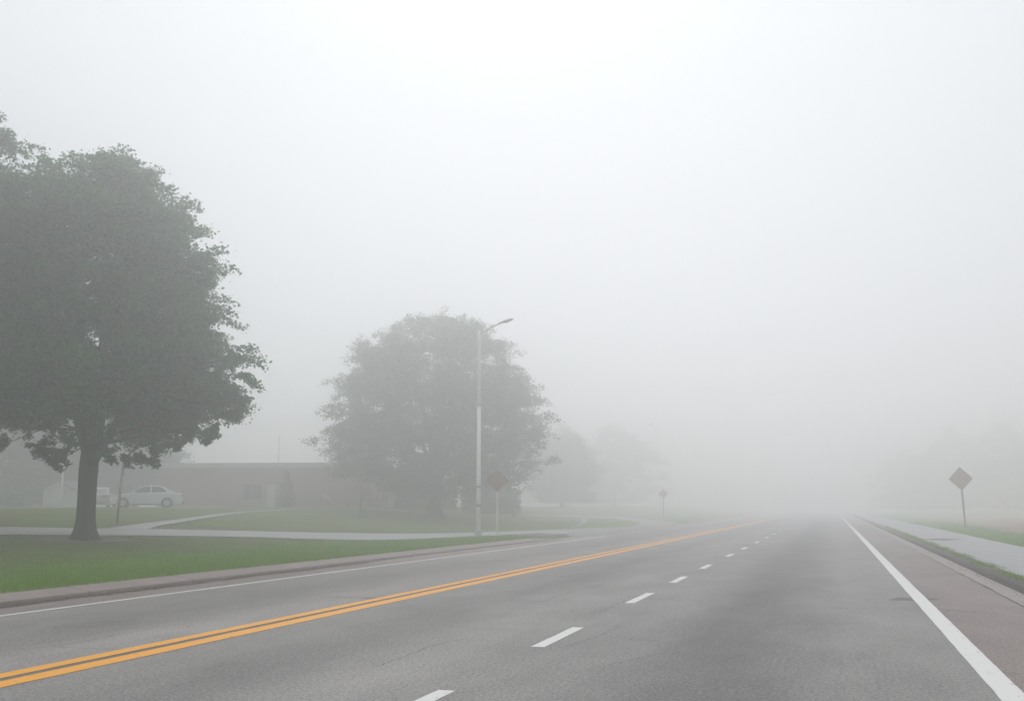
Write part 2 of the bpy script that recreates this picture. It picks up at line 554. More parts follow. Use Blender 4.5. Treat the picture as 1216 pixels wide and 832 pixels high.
CR = [([(700, 729), (722, 722), (745, 712)], .02), ([(663, 769), (700, 758), (738, 743)], .012), ([(718, 757), (760, 759), (786, 761)], .018),
      ([(770, 711), (830, 712), (905, 712)], .03), ([(600, 713), (630, 712), (650, 715)], .03), ([(525, 742), (570, 746), (620, 749)], .018),
      ([(984, 721), (1010, 722), (1036, 722)], .03), ([(1100, 722), (1130, 724), (1160, 727), (1195, 728)], .035), ([(1090, 682), (1110, 681), (1140, 682)], .05),
      ([(1165, 799), (1190, 798), (1216, 800)], .018), 
      ([(380, 708), (415, 709), (450, 710)], .05), ([(450, 790), (520, 765), (560, 757)], .016), ([(905, 744), (960, 739), (1015, 741)], .020),
      ([(720, 790), (790, 775), (830, 778)], .012), ([(640, 716), (690, 699), (730, 690)], .02), ([(60, 745), (120, 738), (150, 737)], .03)]
for i, (p, w) in enumerate(CR): crack(p, w, 50 + i)
pp = [road_pt(1085 + 28 * math.cos(a) * (1 + .12 * math.sin(3 * a)), 711 + 2.2 * math.sin(a) * (1 + .25 * math.sin(5 * a + 1))) for a in [2 * math.pi * k / 28 for k in range(28)]]
mb = MB(); mb.add([(p.x, p.y, .002) for p in pp], [tuple(range(28))]); mb.build('tar_patch', M['patch'], road)

# left kerb with concrete top
def kerb(name, prof, y0, y1, m, taper_end=0.0, kind='structure'):
    mb = MB(); n = max(2, int((y1 - y0) / 3.0)); rng = random.Random(5)
    ys = [y0 + (y1 - y0) * i / n for i in range(n + 1)]
    if taper_end: ys += [y1 + taper_end]
    for i, y in enumerate(ys):
        s = 1.0 if not (taper_end and i == len(ys) - 1) else .18
        j = rng.uniform(-.008, .008)
        for x, z in prof: mb.v.append((x + j, y, z * s if z > 0 else z))
    k = len(prof)
    for i in range(len(ys) - 1):
        for q in range(k - 1):
            a = i * k + q
            mb.f.append((a, a + 1, a + k + 1, a + k))
    mb.f.append(tuple(range(k))); mb.f.append(tuple(range((len(ys) - 1) * k, len(ys) * k)))
    return tag(mb.build(name, m), kind=kind)
KL = [(-12.20, -.02), (-12.205, .052), (-12.235, .072), (-12.50, .108), (-12.86, .150), (-12.86, -.02)]
kerb_l = kerb('kerb', KL, -40, 43.5, M['kerb'], 3.0)
kerb('kerb', KL, 92, 420, M['kerb'])
strip('gutter_dirt', -12.20, -11.93, .010, M['gutter_dirt'], road, y0=-20, y1=26, wob=.07, seed=9, step=.4)
# right gutter pan, kerb and sidewalk
tag(strip('gutter', 2.704, 3.08, .012, M['gutter'], y1=420, wob=.018, seed=12, step=.7), kind='structure')
KR = [(3.08, -.02), (3.082, .06), (3.10, .115), (3.15, .135), (3.26, .14), (3.26, -.02)]
kerb('kerb', KR, -40, 420, M['gutter_dirt'])
tag(strip('verge', 3.255, 3.60, .144, M['moss'], y1=420, wob=.04, seed=13, step=.6), kind='structure')
mb = MB()
for y in (-40., 420.): mb.v += [(3.48, y, .10), (3.48, y, .155), (5.92, y, .185), (5.92, y, .12)]
mb.f += [(0, 1, 5, 4), (1, 2, 6, 5), (2, 3, 7, 6)]
tag(mb.build('sidewalk', M['sidewalk']), kind='structure')
# stain across the sidewalk
sp = [gp(1098, 640.5), gp(1120, 640), gp(1146, 641), gp(1128, 642), gp(1105, 642)]
mb = MB(); mb.add([(p.x, p.y, .1565 + (p.x - 3.48) * .0123 + .004) for p in sp], [tuple(range(len(sp)))])
tag(mb.build('sidewalk_stain', M['gutter_dirt']), kind='structure')
# dry field and reddish lot to the right
tag(drape('field', [(9.2 + .5 * math.sin(y * .7) + .3 * math.sin(y * 1.9), y) for y in range(20, 160, 2)] + [(120, 160), (120, 20)], M['field'], .02), kind='structure')
tag(drape('dirt_lot', [gp(1186, 632)[:2], gp(1190, 624)[:2], gp(1230, 620)[:2], gp(1330, 622)[:2], gp(1300, 640)[:2]], M['lot'], .035), kind='structure')

# left path from upper and lower edges read on the photo
UP = [(-900, 622), (-400, 623.5), (-60, 625), (0, 626), (100, 627.5), (200, 628.8), (300, 630.8), (400, 633), (450, 633.6), (500, 633.6), (550, 633), (590, 631.6), (640, 629.6), (676, 628.4)]
LO = [(-900, 630.5), (-400, 633), (-60, 634.5), (0, 635.3), (100, 635.9), (200, 636.4), (300, 638.2), (400, 641.2), (450, 641.6), (500, 640.2), (550, 637.6), (590, 636.0), (640, 633.4), (676, 635)]
up = [gp(*p) for p in dense(UP, 3)]; lo = [gp(*p) for p in dense(LO, 3)]
path_poly = [(p.x, p.y) for p in up] + [(p.x, p.y) for p in reversed(lo)]
tag(drape('path', path_poly, M['path'], .025), kind='structure')
BU = [(128, 628), (165, 622.5), (200, 618.5), (240, 613), (270, 609.5), (300, 607), (340, 605)]
BL = [(174, 629.2), (190, 624.5), (215, 620.5), (250, 614.5), (275, 611), (300, 608.2), (340, 606)]
bu = [gp(*p) for p in smooth_line(BU, 4)]; bl = [gp(*p) for p in smooth_line(BL, 4)]
branch_poly = [(p.x, p.y) for p in bu] + [(p.x, p.y) for p in reversed(bl)]
tag(drape('branch_path', branch_poly, M['path'], .036), kind='structure')
DR = [(674, 628.5), (700, 627.2), (735, 626.2), (754, 624.6), (761, 622), (753, 619), (735, 616.6), (705, 614.6), (680, 613.6), (650, 612.8), (625, 612.4),
      (625, 611.2), (650, 611.4), (690, 612), (735, 613), (765, 616), (790, 619.5), (803, 622), (790, 624.8), (760, 628.2), (725, 632.2), (690, 637.4), (680, 638.4), (674, 636)]
dr = [gp(*p) for p in DR]
drive_poly = [(p.x, p.y) for p in dr]
tag(drape('driveway', drive_poly, M['drive'], .03, low=.010), kind='structure')
CN = [(690, 616), (699, 616), (697, 620), (690, 624), (682, 626.5), (676, 627), (686, 623.5), (691, 620)]
tag(drape('connecting_path', [gp(*p)[:2] for p in CN], M['drive'], .04), kind='structure')
wedge = [gp(*p)[:2] for p in [(612, 635.4), (640, 634), (670, 634.2), (684, 635.8), (668, 637.2), (640, 637.8), (622, 637.6)]]
tag(drape('soil_patch', wedge, M['soil'], .03), kind='structure')
dry = [gp(*p)[:2] for p in [(185, 653), (205, 650), (240, 649.5), (262, 652), (250, 657), (222, 660), (196, 658)]]
root_soil = [gp(100 + 62 * math.cos(a) * (1 + .2 * math.sin(4 * a)), 641.2 + 3.4 * math.sin(a))[:2] for a in [2 * math.pi * k / 30 for k in range(30)]]
tag(drape('soil_ring', root_soil, M['soil'], .02), kind='structure')

# grass blades (uncountable)
rng = np.random.default_rng(7)
def blades(name, pts, h0, h1, w, lean=.35, m='blade'):
    n = len(pts)
    h = rng.uniform(h0, h1, n); a = rng.uniform(0, 2 * np.pi, n)
    z = E(pts[:, 0])
    ax = np.stack([np.cos(a), np.sin(a)], 1)
    b = rng.uniform(0, 2 * np.pi, n); ln = rng.uniform(0, lean, n) * h
    V = np.zeros((n, 3, 3))
    V[:, 0, :2] = pts - ax * w / 2; V[:, 1, :2] = pts + ax * w / 2
    V[:, 0, 2] = z - .005; V[:, 1, 2] = z - .005
    V[:, 2, :2] = pts + np.stack([np.cos(b), np.sin(b)], 1) * ln[:, None]
    V[:, 2, 2] = z + h
    return tag(np_mesh(name, V.reshape(-1, 3), 3, M[m]), kind='stuff')
def cand(n, x0, x1, y0, y1): return np.stack([rng.uniform(x0, x1, n), rng.uniform(y0, y1, n)], 1)
P = np.concatenate([cand(150000, -19, -12.80, 8, 47), cand(40000, -13.3, -12.78, 8, 45), cand(70000, -30, -19, 14, 60), cand(6000, -12.82, -12.68, 8, 44)])
keep = ~(inside(P, path_poly) | inside(P, branch_poly) | inside(P, wedge) | inside(P, drive_poly) | inside(P, root_soil))
d_ = np.clip((-13.6 - P[:, 0]) / 3.5, 0, 1)
keep &= rng.uniform(0, 1, len(P)) > d_ * .80
keep &= ~(inside(P, dry) & (rng.uniform(0, 1, len(P)) < .7))
blades('grass', P[keep], .035, .085, .012)
P = np.concatenate([cand(16000, 3.24, 3.58, 10, 75), cand(50000, 5.92, 8.6, 22, 90), cand(9000, 8.4, 10.0, 22, 90), cand(3000, 3.12, 3.3, 10, 60)])
P = P[np.random.default_rng(3).uniform(0, 1, len(P)) < .55 + .45 * np.sin(P[:, 1] * 1.3 + P[:, 0] * 5)]
blades('verge_grass', P, .03, .09, .013)
# leaf litter along the gutter
P = np.concatenate([np.stack([-12.12 + np.abs(rng.normal(0, .12, 420)), rng.uniform(12, 30, 420)], 1),
                    np.stack([-12.0 + rng.normal(0, .18, 120), 15.6 + rng.normal(0, .8, 120)], 1),
                    np.stack([2.9 + rng.normal(0, .12, 160), rng.uniform(10, 40, 160)], 1)])
n = len(P); a = rng.uniform(0, 6.28, n); s = rng.uniform(.015, .04, n)
V = np.zeros((n, 4, 3))
for k in range(4):
    r_ = s * (1.0 if k % 2 == 0 else .55)
    V[:, k, 0] = P[:, 0] + np.cos(a + k * np.pi / 2) * r_; V[:, k, 1] = P[:, 1] + np.sin(a + k * np.pi / 2) * r_
    V[:, k, 2] = .018 + rng.uniform(0, .015, n)
tag(np_mesh('leaf_litter', V.reshape(-1, 3), 4, M['litter']), kind='stuff')

# ------------------------------------------------------------------ trees
def leaf_verts(rng, C, size, up=.55):
    """diamond leaves folded along the midrib at points C"""
    n = len(C)
    nrm = rng.normal(0, 1, (n, 3)); nrm[:, 2] = np.abs(nrm[:, 2]) + up
    nrm /= np.linalg.norm(nrm, axis=1, keepdims=True)
    t = rng.normal(0, 1, (n, 3)); t[:, 2] -= .35
    t -= nrm * (t * nrm).sum(1, keepdims=True); t /= np.linalg.norm(t, axis=1, keepdims=True)
    b = np.cross(nrm, t)
    s = (size * rng.uniform(.65, 1.3, n))[:, None]
    V = np.zeros((n, 4, 3))
    V[:, 0] = C - t * s * .5
    V[:, 1] = C + b * s * .36 + nrm * s * .10
    V[:, 2] = C + t * s * .55 - nrm * s * .06
    V[:, 3] = C - b * s * .36 + nrm * s * .10
    return V.reshape(-1, 3)

def make_tree(loc, profile, trunk_r, fork_h, n_clump, per, leaf, label, seed, group=None, csize=(.55, 1.0), mleaf='leaf', flare=1.7,
              lobes=.16, inner=.35, name='broadleaf_tree', squash=.62, limbs=9, shift=(0, 0), lean=(0, 0), edit=None, soft=0.0):
    rng = np.random.default_rng(seed); rd = random.Random(seed)
    root = thing(name, loc, label, 'tree', group)
    H = np.array([p[0] for p in profile]); Rr = np.array([p[1] for p in profile])
    top = H.max()
    ph = rng.uniform(0, 6.28, 6)
    def RAD(h, az):
        lob = np.sin(2 * az + ph[0] + h * .5) * .5 + np.sin(3 * az + ph[1] - h * .9) * .6 + np.sin(5 * az + ph[2] + h * 1.6) * .5 + np.sin(7 * az + ph[3] - h * 2.3) * .35
        return np.interp(h, H, Rr) * (1 + lobes * lob * .6)
    # clump centres: denser towards the outside of the crown
    hh = np.linspace(H.min(), top, 200); wgt = np.interp(hh, H, Rr) ** 1.35 + .15; wgt /= wgt.sum()
    h = rng.choice(hh, n_clump, p=wgt) + rng.uniform(-.1, .1, n_clump)
    az = rng.uniform(0, 2 * np.pi, n_clump)
    cs = rng.uniform(csize[0], csize[1], n_clump)
    rad = np.clip(RAD(h, az) - cs * .55, .05, None) * (inner + (1 - inner) * rng.uniform(0, 1, n_clump) ** .5)
    if soft:                        # ragged, thinning outline: fog blur put into the crown's shape
        g1, g2 = rng.normal(0, 1, n_clump), rng.normal(0, 1, n_clump)
        rad *= np.clip(1 + .22 * soft * g1, .1, 1.45)
        h = np.minimum(h + np.abs(g2) * .045 * soft * top * np.clip(h / top, 0, 1), top * 1.07)
    sh = np.clip((h - H.min()) / (top - H.min()), 0, 1)
    C = np.stack([rad * np.cos(az) + shift[0] * sh, rad * np.sin(az) + shift[1] * sh, h], 1)
    if edit: C, cs = edit(C, cs)
    n_clump = len(C)
    L = []
    for c, s in zip(C, cs):
        k = int(per * (max(s, .9) / csize[1]) ** 1.6 * rng.uniform(.7, 1.2))
        # a clump is a few leafy sprays, not a ball
        nb = 5
        dirs = rng.normal(0, 1, (nb, 3)); dirs /= np.linalg.norm(dirs, axis=1, keepdims=True); dirs[:, 2] *= .55
        w = rng.integers(0, nb, k)
        tt = rng.uniform(0, 1, k) ** .7
        off = dirs[w] * (tt * s)[:, None] + rng.normal(0, .115 + .20 * soft, (k, 3)) * s * np.array([1, 1, squash])
        off[:, 2] -= .12 * s * (np.linalg.norm(off[:, :2], axis=1) / s) ** 2
        L.append(c + off)
    L = np.concatenate(L)
    L = L[L[:, 2] > .7]
    np_mesh('crown', leaf_verts(rng, L, leaf), 4, M[mleaf], root)
    # trunk and limbs
    mb = MB()
    hs_ = [-.15, .0, .12, .3, .6, 1.0, fork_h * .7, fork_h * .88, fork_h, fork_h * 1.15, fork_h * 1.35, fork_h * 1.7, fork_h * 2.2]
    hs_ = sorted(set(hs_))
    pts, rr, sq = [], [], []
    nS = 18
    for q in hs_:
        f = 1 + (flare - 1) * math.exp(-max(q, 0) / .28) - .12 * min(q, fork_h) / (fork_h * 1.3)
        f *= float(np.interp(q / fork_h, [.6, .88, 1.05, 1.35, 1.7, 2.2], [1, 1.10, 1.16, .95, .62, .38]))
        pts.append((lean[0] * q, lean[1] * q, q)); rr.append(trunk_r * f)
        amp = .16 * math.exp(-max(q, 0) / .4) + .03
        sq.append([1 + amp * math.sin(5 * 2 * math.pi * k / nS + ph[4]) + .03 * rd.uniform(-1, 1) for k in range(nS)])
    mb.tube(pts, rr, nS, squash=sq)
    nodes = []
    tip = Vector((0, 0, fork_h * 1.3)); low_ = Vector((0, 0, fork_h * .95))
    # leader and limbs
    ends = []
    for i in range(limbs):
        a = 2 * math.pi * (i + rd.uniform(-.25, .25)) / limbs * 2.4
        hq = H.min() + (top - H.min()) * (.22 + .70 * i / max(1, limbs - 1))
        r_ = float(np.interp(hq, H, Rr)) * rd.uniform(.55, .8) * (1 - .35 * i / limbs)
        ends.append((Vector((r_ * math.cos(a), r_ * math.sin(a), hq)), i))
    for e, i in ends:
        st = low_.lerp(tip, .1 + .9 * i / limbs)
        mid1 = st.lerp(e, .35) + Vector((0, 0, .14 * (e - st).length))
        mid2 = st.lerp(e, .7) + Vector((rd.uniform(-.3, .3), rd.uniform(-.3, .3), .10 * (e - st).length))
        r0 = trunk_r * rd.uniform(.38, .55)
        line = smooth_line([tuple(st), tuple(mid1), tuple(mid2), tuple(e)], 5)
        rads = [r0 * (1 - .86 * k / (len(line) - 1)) for k in range(len(line))]
        mb.tube(line, rads, 8)
        nodes += [Vector(p) for p in line[3:]]
    NP = np.array([tuple(p) for p in nodes])
    order = rng.permutation(n_clump)[:min(n_clump, 260)]
    for i in order:
        c = C[i]
        dd = np.linalg.norm(NP - c, axis=1) + np.clip(NP[:, 2] - c[2], 0, None) * .8
        j = int(np.argmin(dd)); s_ = Vector(NP[j]); e = Vector(c)
        if (e - s_).length < .3: continue
        m_ = s_.lerp(e, .5) + Vector((0, 0, .12 * (e - s_).length))
        mb.tube([s_, m_, e], [.035 + .012 * (e - s_).length, .025, .010], 5, caps=False)
    mb.build('trunk', M['bark'], root, smooth=True, fix=False)
    return root

# big tree on the near lawn
T1 = gp(100, 640.5)
P1 = [(2.5, 1.2), (2.8, 3.2), (3.5, 4.6), (4.3, 5.4), (5.0, 5.7), (6.0, 5.9), (7.2, 5.2), (8.4, 4.9), (9.2, 4.8), (10.1, 4.3), (11.0, 4.1), (12.0, 3.3), (12.8, 2.2), (13.5, .8)]
P1 = [(a, b * .89) for a, b in P1]
def under_crown(C, cs):
    # open the underside: bare limb and gap on the left of the trunk, rising skirt on the right, hanging sprays
    rx, fx = C @ np.array(tuple(RGT)), C @ np.array(tuple(FWD))
    low = np.interp(rx, [-5, -2.6, -2.0, -.6, .4, 1.2, 3.0, 4.2, 5.5], [3.4, 4.1, 4.1, 3.4, 3.2, 3.1, 3.6, 4.3, 4.6])
    k = C[:, 2] - cs * .25 > low
    C, cs = C[k], cs[k]
    extra = [(-2.9, 0, 3.25, .6), (-3.3, -.6, 3.05, .45), (-1.0, -.4, 2.95, .75), (-1.35, .2, 2.6, .6), (-.75, .3, 3.3, .8), (-1.6, -.2, 3.15, .6), (-.65, -.5, 2.75, .5), (-2.2, .1, 3.75, .6), (-1.5, .4, 3.8, .7), (.75, -.4, 2.9, .6), (1.3, -.3, 2.75, .65), (1.9, .2, 2.65, .6), (2.4, -.5, 2.95, .7),
             (3.0, .2, 3.2, .7), (3.4, -.2, 3.55, .6), (4.5, 0, 3.75, .55), (4.35, .3, 3.45, .4), (5.3, -.2, 4.3, .7), (5.5, .4, 4.8, .7), (5.75, 0, 5.6, .9), (5.6, -.3, 6.2, .9), (5.2, .2, 5.2, 1.1), (5.0, .3, 6.6, 1.1), (4.6, 0, 4.7, 1.0), (4.7, .1, 7.6, 1.1), (4.5, -.3, 9.4, 1.1), (4.4, .2, 8.5, 1.1), (5.0, -.4, 5.9, 1.0)]
    E_ = np.array([tuple(RGT * (a if a < 4 else a * .92 if c_ < 6.5 else a * .86) + FWD * b) for a, b, c_, _ in extra]); E_[:, 2] = [e[2] for e in extra]
    return np.concatenate([C, E_]), np.concatenate([cs, [e[3] for e in extra]])
make_tree(T1, P1, .30, 2.3, 560, 900, .125, 'large dark leafy tree whose thick trunk stands on the near lawn', 11,
          'lawn trees', csize=(.75, 1.5), limbs=11, edit=under_crown)
T0 = at_depth(-128, 34)
P0 = [(2.6, 1.5), (3.6, 4.0), (5.0, 5.0), (7.0, 5.2), (9.0, 5.0), (11.0, 4.6), (12.5, 4.2), (13.6, 3.6), (14.6, 2.6), (15.3, 1.0)]
make_tree(T0, P0, .28, 2.4, 400, 800, .128, 'leafy crown reaching in at the left edge of the photo, its trunk out of view', 23,
          'lawn trees', csize=(.75, 1.5), limbs=9)
T2 = gp(517, 613)
dep2 = T2.dot(FWD); k2 = dep2 / FPX
P2 = [(1.7, 2.0), (2.0, 5.0), (2.8, 7.4), (4.2, 8.3), (5.6, 8.5), (7.5, 8.3), (9.5, 7.7), (11.2, 6.8), (12.6, 5.4), (13.6, 3.8), (14.3, 1.8)]
s2 = k2 * 233 / 14.3
P2 = [(a * s2, b * s2) for a, b in P2]
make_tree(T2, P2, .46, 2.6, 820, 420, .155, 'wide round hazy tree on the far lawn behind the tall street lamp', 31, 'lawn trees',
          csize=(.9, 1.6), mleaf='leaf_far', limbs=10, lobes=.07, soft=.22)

def far_tree(px, dep, top_y, width_px, label, seed, group='hazy background trees', per=420, n=200):
    p = at_depth(px, dep)
    k = dep / FPX
    Hh = (601 - top_y) * k + (EYE - p.z)
    w = width_px * k / 2
    prof = [(Hh * a, w * b) for a, b in ((.03, .60), (.12, .85), (.30, 1.0), (.50, .97), (.68, .80), (.82, .56), (.93, .28), (1.0, .08))]
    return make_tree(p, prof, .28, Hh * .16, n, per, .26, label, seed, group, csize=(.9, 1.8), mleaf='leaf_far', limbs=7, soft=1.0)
far_tree(730, 210, 505, 120, 'very faint tree in the fog right of the round hazy tree', 41)
far_tree(675, 200, 518, 100, 'low faint tree in the fog touching the right edge of the round hazy tree', 47)
for px, dep, ty, wd, sd, lb in ((1268, 195, 497, 110, 42, 'tallest faint tree of the foggy row behind the field, at the right edge'),
                                (1196, 205, 503, 105, 48, 'faint tree of the foggy row behind the brown field, second from the right edge'),
                                (1134, 220, 514, 95, 43, 'faint tree in the fog directly behind the leaning right sign'),
                                (1080, 235, 535, 80, 49, 'faintest small tree of the foggy row, nearest the road')):
    far_tree(px, dep, ty, wd, lb, sd, 'foggy tree row behind the field')
far_tree(12, 92, 455, 150, 'grey foggy tree behind the hedge at the left edge', 44)
far_tree(82, 98, 470, 130, 'foggy tree rising behind the small white shed', 45)
far_tree(158, 104, 488, 110, 'foggy tree behind the silver car, left of the brick building', 46)
far_tree(668, 150, 515, 90, 'low faint tree in the fog directly behind the round hazy tree', 47)

# conifer against the brick wall
def leafy(name, loc, fn, n, leaf, label, cat, seed, mleaf='leaf_far', rz=0.0, stem=None, group=None):
    rng = np.random.default_rng(seed)
    root = thing(name, loc, label, cat, group, rz)
    C = fn(rng, n)
    np_mesh('foliage', leaf_verts(rng, C, leaf), 4, M[mleaf], root)
    if stem:
        mb = MB(); mb.tube([(0, 0, -.1), (0, 0, stem[1])], [stem[0], stem[0] * .4], 8); mb.build('stem', M['bark'], root, True)
    return root
def cone(h, r):
    def f(rng, n):
        u = rng.uniform(0, 1, n) ** .8; z = .15 + u * (h - .15)
        a = rng.uniform(0, 6.28, n)
        R_ = r * (1 - u) ** .8 * (1 + .2 * np.sin(z * 7 + a * 2)) * rng.uniform(.3, 1, n) ** .5
        return np.stack([R_ * np.cos(a), R_ * np.sin(a), z - .15 * R_], 1)
    return f
def blockhedge(lx, ly, h):
    def f(rng, n):
        c = np.stack([rng.uniform(-lx / 2, lx / 2, n), rng.uniform(-ly / 2, ly / 2, n), rng.uniform(.05, h, n)], 1)
        # push most leaves to the clipped faces
        k = rng.integers(0, 5, n); j = rng.normal(0, .06, n)
        c[k == 0, 1] = -ly / 2 + j[k == 0]; c[k == 1, 2] = h + j[k == 1] + .12 * np.sin(c[k == 1, 0] * 1.3)
        c[k == 2, 1] = -ly / 2 + j[k == 2] * 3
        c[:, 0] += rng.normal(0, .18, n)
        return c
    return f
def round_bush(rx, ry, h):
    def f(rng, n):
        d = rng.normal(0, 1, (n, 3)); d /= np.linalg.norm(d, axis=1, keepdims=True); d[:, 2] = np.abs(d[:, 2])
        q = rng.uniform(.5, 1, n)[:, None] * (1 + .12 * np.sin(6 * d[:, :1] + 4 * d[:, 1:2]))
        return d * q * np.array([rx, ry, h]) + np.array([0, 0, .05])
    return f

# ------------------------------------------------------------------ brick building and its neighbours
DB = 88.0
A = at_depth(186, DB + 1); B = at_depth(441, DB - 1)
wallv = (B - A); LEN = wallv.length; ang = math.atan2(wallv.y, wallv.x)
GZ = float(min(A.z, B.z))
bld = thing('brick_building', (A.x, A.y, GZ), 'long low brick building with a flat roof behind the far lawn', 'building', rz=ang)
HT = 50 * DB / FPX + (EYE - GZ) - .02
u_px = lambda px: (px - 186) / (441 - 186) * LEN
# wall with real openings: build the front from panels
mb = MB()
def wall_panel(x0, x1, z0, z1, t=.35): mb.box(((x0 + x1) / 2, t / 2, (z0 + z1) / 2), (x1 - x0, t, z1 - z0))
dx0, dx1 = u_px(317), u_px(328)
openings = [(dx0, dx1, 0.0, 2.05), (u_px(289), u_px(312), .70, 2.0)]
xs = sorted(set([0, LEN] + [o[0] for o in openings] + [o[1] for o in openings]))
for x0, x1 in zip(xs[:-1], xs[1:]):
    op = [o for o in openings if abs(o[0] - x0) < 1e-6]
    if op:
        o = op[0]
        if o[2] > 0: wall_panel(x0, x1, -.4, o[2])
        wall_panel(x0, x1, o[3], HT - .35)
    else:
        wall_panel(x0, x1, -.4, HT - .35)
mb.box((.175, 7.5, HT / 2 - .375), (.35, 14.3, HT + .05)); mb.box((LEN - .175, 7.5, HT / 2 - .375), (.35, 14.3, HT + .05))
mb.box((LEN / 2, 14.8, HT / 2 - .375), (LEN, .30, HT + .05))
mb.build('wall', M['brick'], bld)
mb = MB(); mb.box((LEN / 2, 7.4, HT - .20), (LEN + .5, 15.6, .30)); roof = mb.build('roof', M['roof_grey'], bld)
mb = MB(); mb.box((LEN / 2, -.44, HT - .14), (LEN + .6, .08, .42)); mb.build('fascia', M['coping'], roof)
mb = MB(); mb.box(((dx0 + dx1) / 2, .12, 1.02), (dx1 - dx0 - .02, .06, 2.02)); door = mb.build('door', M['door'], bld)
mb = MB(); mb.box((dx1 - .12, .07, 1.0), (.04, .06, .14)); mb.build('handle', M['bolt'], door)
for o in openings[1:]:
    mb = MB(); w = o[1] - o[0]; zc = (o[2] + o[3]) / 2; hh_ = o[3] - o[2]
    for xx in (o[0] + .03, (o[0] + o[1]) / 2, o[1] - .03): mb.box((xx, .1, zc), (.06, .08, hh_ - .004))
    for zz in (o[2] + .03, o[3] - .03): mb.box(((o[0] + o[1]) / 2, .1, zz), (w - .13, .07, .06))
    wf = mb.build('window', M['dark_post'], bld)
    mb = MB(); mb.box(((o[0] + o[1]) / 2, .16, zc), (w, .02, hh_)); mb.build('pane', M['glass'], wf)
for px in (387, 391.5):
    mb = MB(); mb.box((u_px(px), -.08, .95 if px < 390 else .75), (.22 if px < 390 else .12, .14, .26)); bevel(mb.build('wall_lamp', M['white_wall'], bld), .03)
# pale walk along the front of the building
w0, w1 = at_depth(355, DB - 4), at_depth(482, DB - 5)
nrm = Vector((-wallv.y, wallv.x, 0)).normalized()
tag(drape('front_walk', [(w0.x, w0.y), (w1.x, w1.y), (w1.x + nrm.x * 2.2, w1.y + nrm.y * 2.2), (w0.x + nrm.x * 2.2, w0.y + nrm.y * 2.2)], M['path'], .03), kind='structure')

c = at_depth(340, DB - 2.5)
leafy('conifer_shrub', c, cone(3.0, .85), 2600, .20, 'small pointed evergreen beside the pale door of the brick building', 'shrub', 61, 'needle', stem=(.08, 1.2))
c = at_depth(6, 74)
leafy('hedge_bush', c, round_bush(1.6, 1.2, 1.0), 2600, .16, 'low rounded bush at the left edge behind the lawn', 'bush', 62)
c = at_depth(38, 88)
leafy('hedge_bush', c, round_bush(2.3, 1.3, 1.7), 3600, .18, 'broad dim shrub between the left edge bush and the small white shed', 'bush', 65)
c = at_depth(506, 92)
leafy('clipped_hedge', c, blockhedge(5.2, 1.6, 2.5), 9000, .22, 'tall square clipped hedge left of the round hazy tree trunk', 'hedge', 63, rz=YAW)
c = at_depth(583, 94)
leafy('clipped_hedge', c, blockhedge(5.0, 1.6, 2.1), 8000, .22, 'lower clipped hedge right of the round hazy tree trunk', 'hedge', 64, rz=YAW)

def gabled(name, loc, L, W, h, rise, label, rz, wallm):
    r = thing(name, loc, label, 'building', rz=rz)
    mb = MB()
    # gable end faces the camera (local -Y)
    mb.add([(-L/2, 0, -.4), (L/2, 0, -.4), (L/2, 0, h), (0, 0, h + rise), (-L/2, 0, h), (-L/2, W, -.4), (L/2, W, -.4), (L/2, W, h), (0, W, h + rise), (-L/2, W, h)],
           [(0, 1, 2, 3, 4), (9, 8, 7, 6, 5), (1, 6, 7, 2), (5, 0, 4, 9)])
    mb.build('wall', wallm, r)
    mb = MB()
    for s in (-1, 1):
        e = Vector((s * (L / 2 + .25), 0, h - .12)); t = Vector((0, 0, h + rise + .04))
        a = [(e.x, -.25, e.z), (t.x, -.25, t.z), (t.x, W + .25, t.z), (e.x, W + .25, e.z)]
        b = [(p[0], p[1], p[2] + .12) for p in a]
        mb.add(a + b, [(0, 1, 2, 3), (7, 6, 5, 4), (0, 4, 5, 1), (1, 5, 6, 2), (2, 6, 7, 3), (3, 7, 4, 0)])
    mb.build('roof', M['roof_grey'], r)
    return r
c = at_depth(67, 86)
sh = gabled('white_shed', c, 2.3, 4.0, 1.55, .55, 'small white gabled shed behind the lawn, left of the big tree trunk', YAW, M['white_wall'])
mb = MB(); mb.box((.1, -.03, .80), (.9, .05, 1.5)); mb.build('door', M['door'], sh)
c = at_depth(462, 112)
hs2 = gabled('white_house', c, 5.2, 6.0, 2.0, .6, 'pale white house end glimpsed between the brick building and the hedge', YAW, M['white_wall'])
mb = MB(); mb.box((-1.2, -.04, 1.0), (.9, .06, 1.0)); w_ = mb.build('window', M['coping'], hs2)
mb = MB(); mb.box((-1.2, -.085, 1.0), (.76, .02, .84)); mb.build('pane', M['glass'], w_)

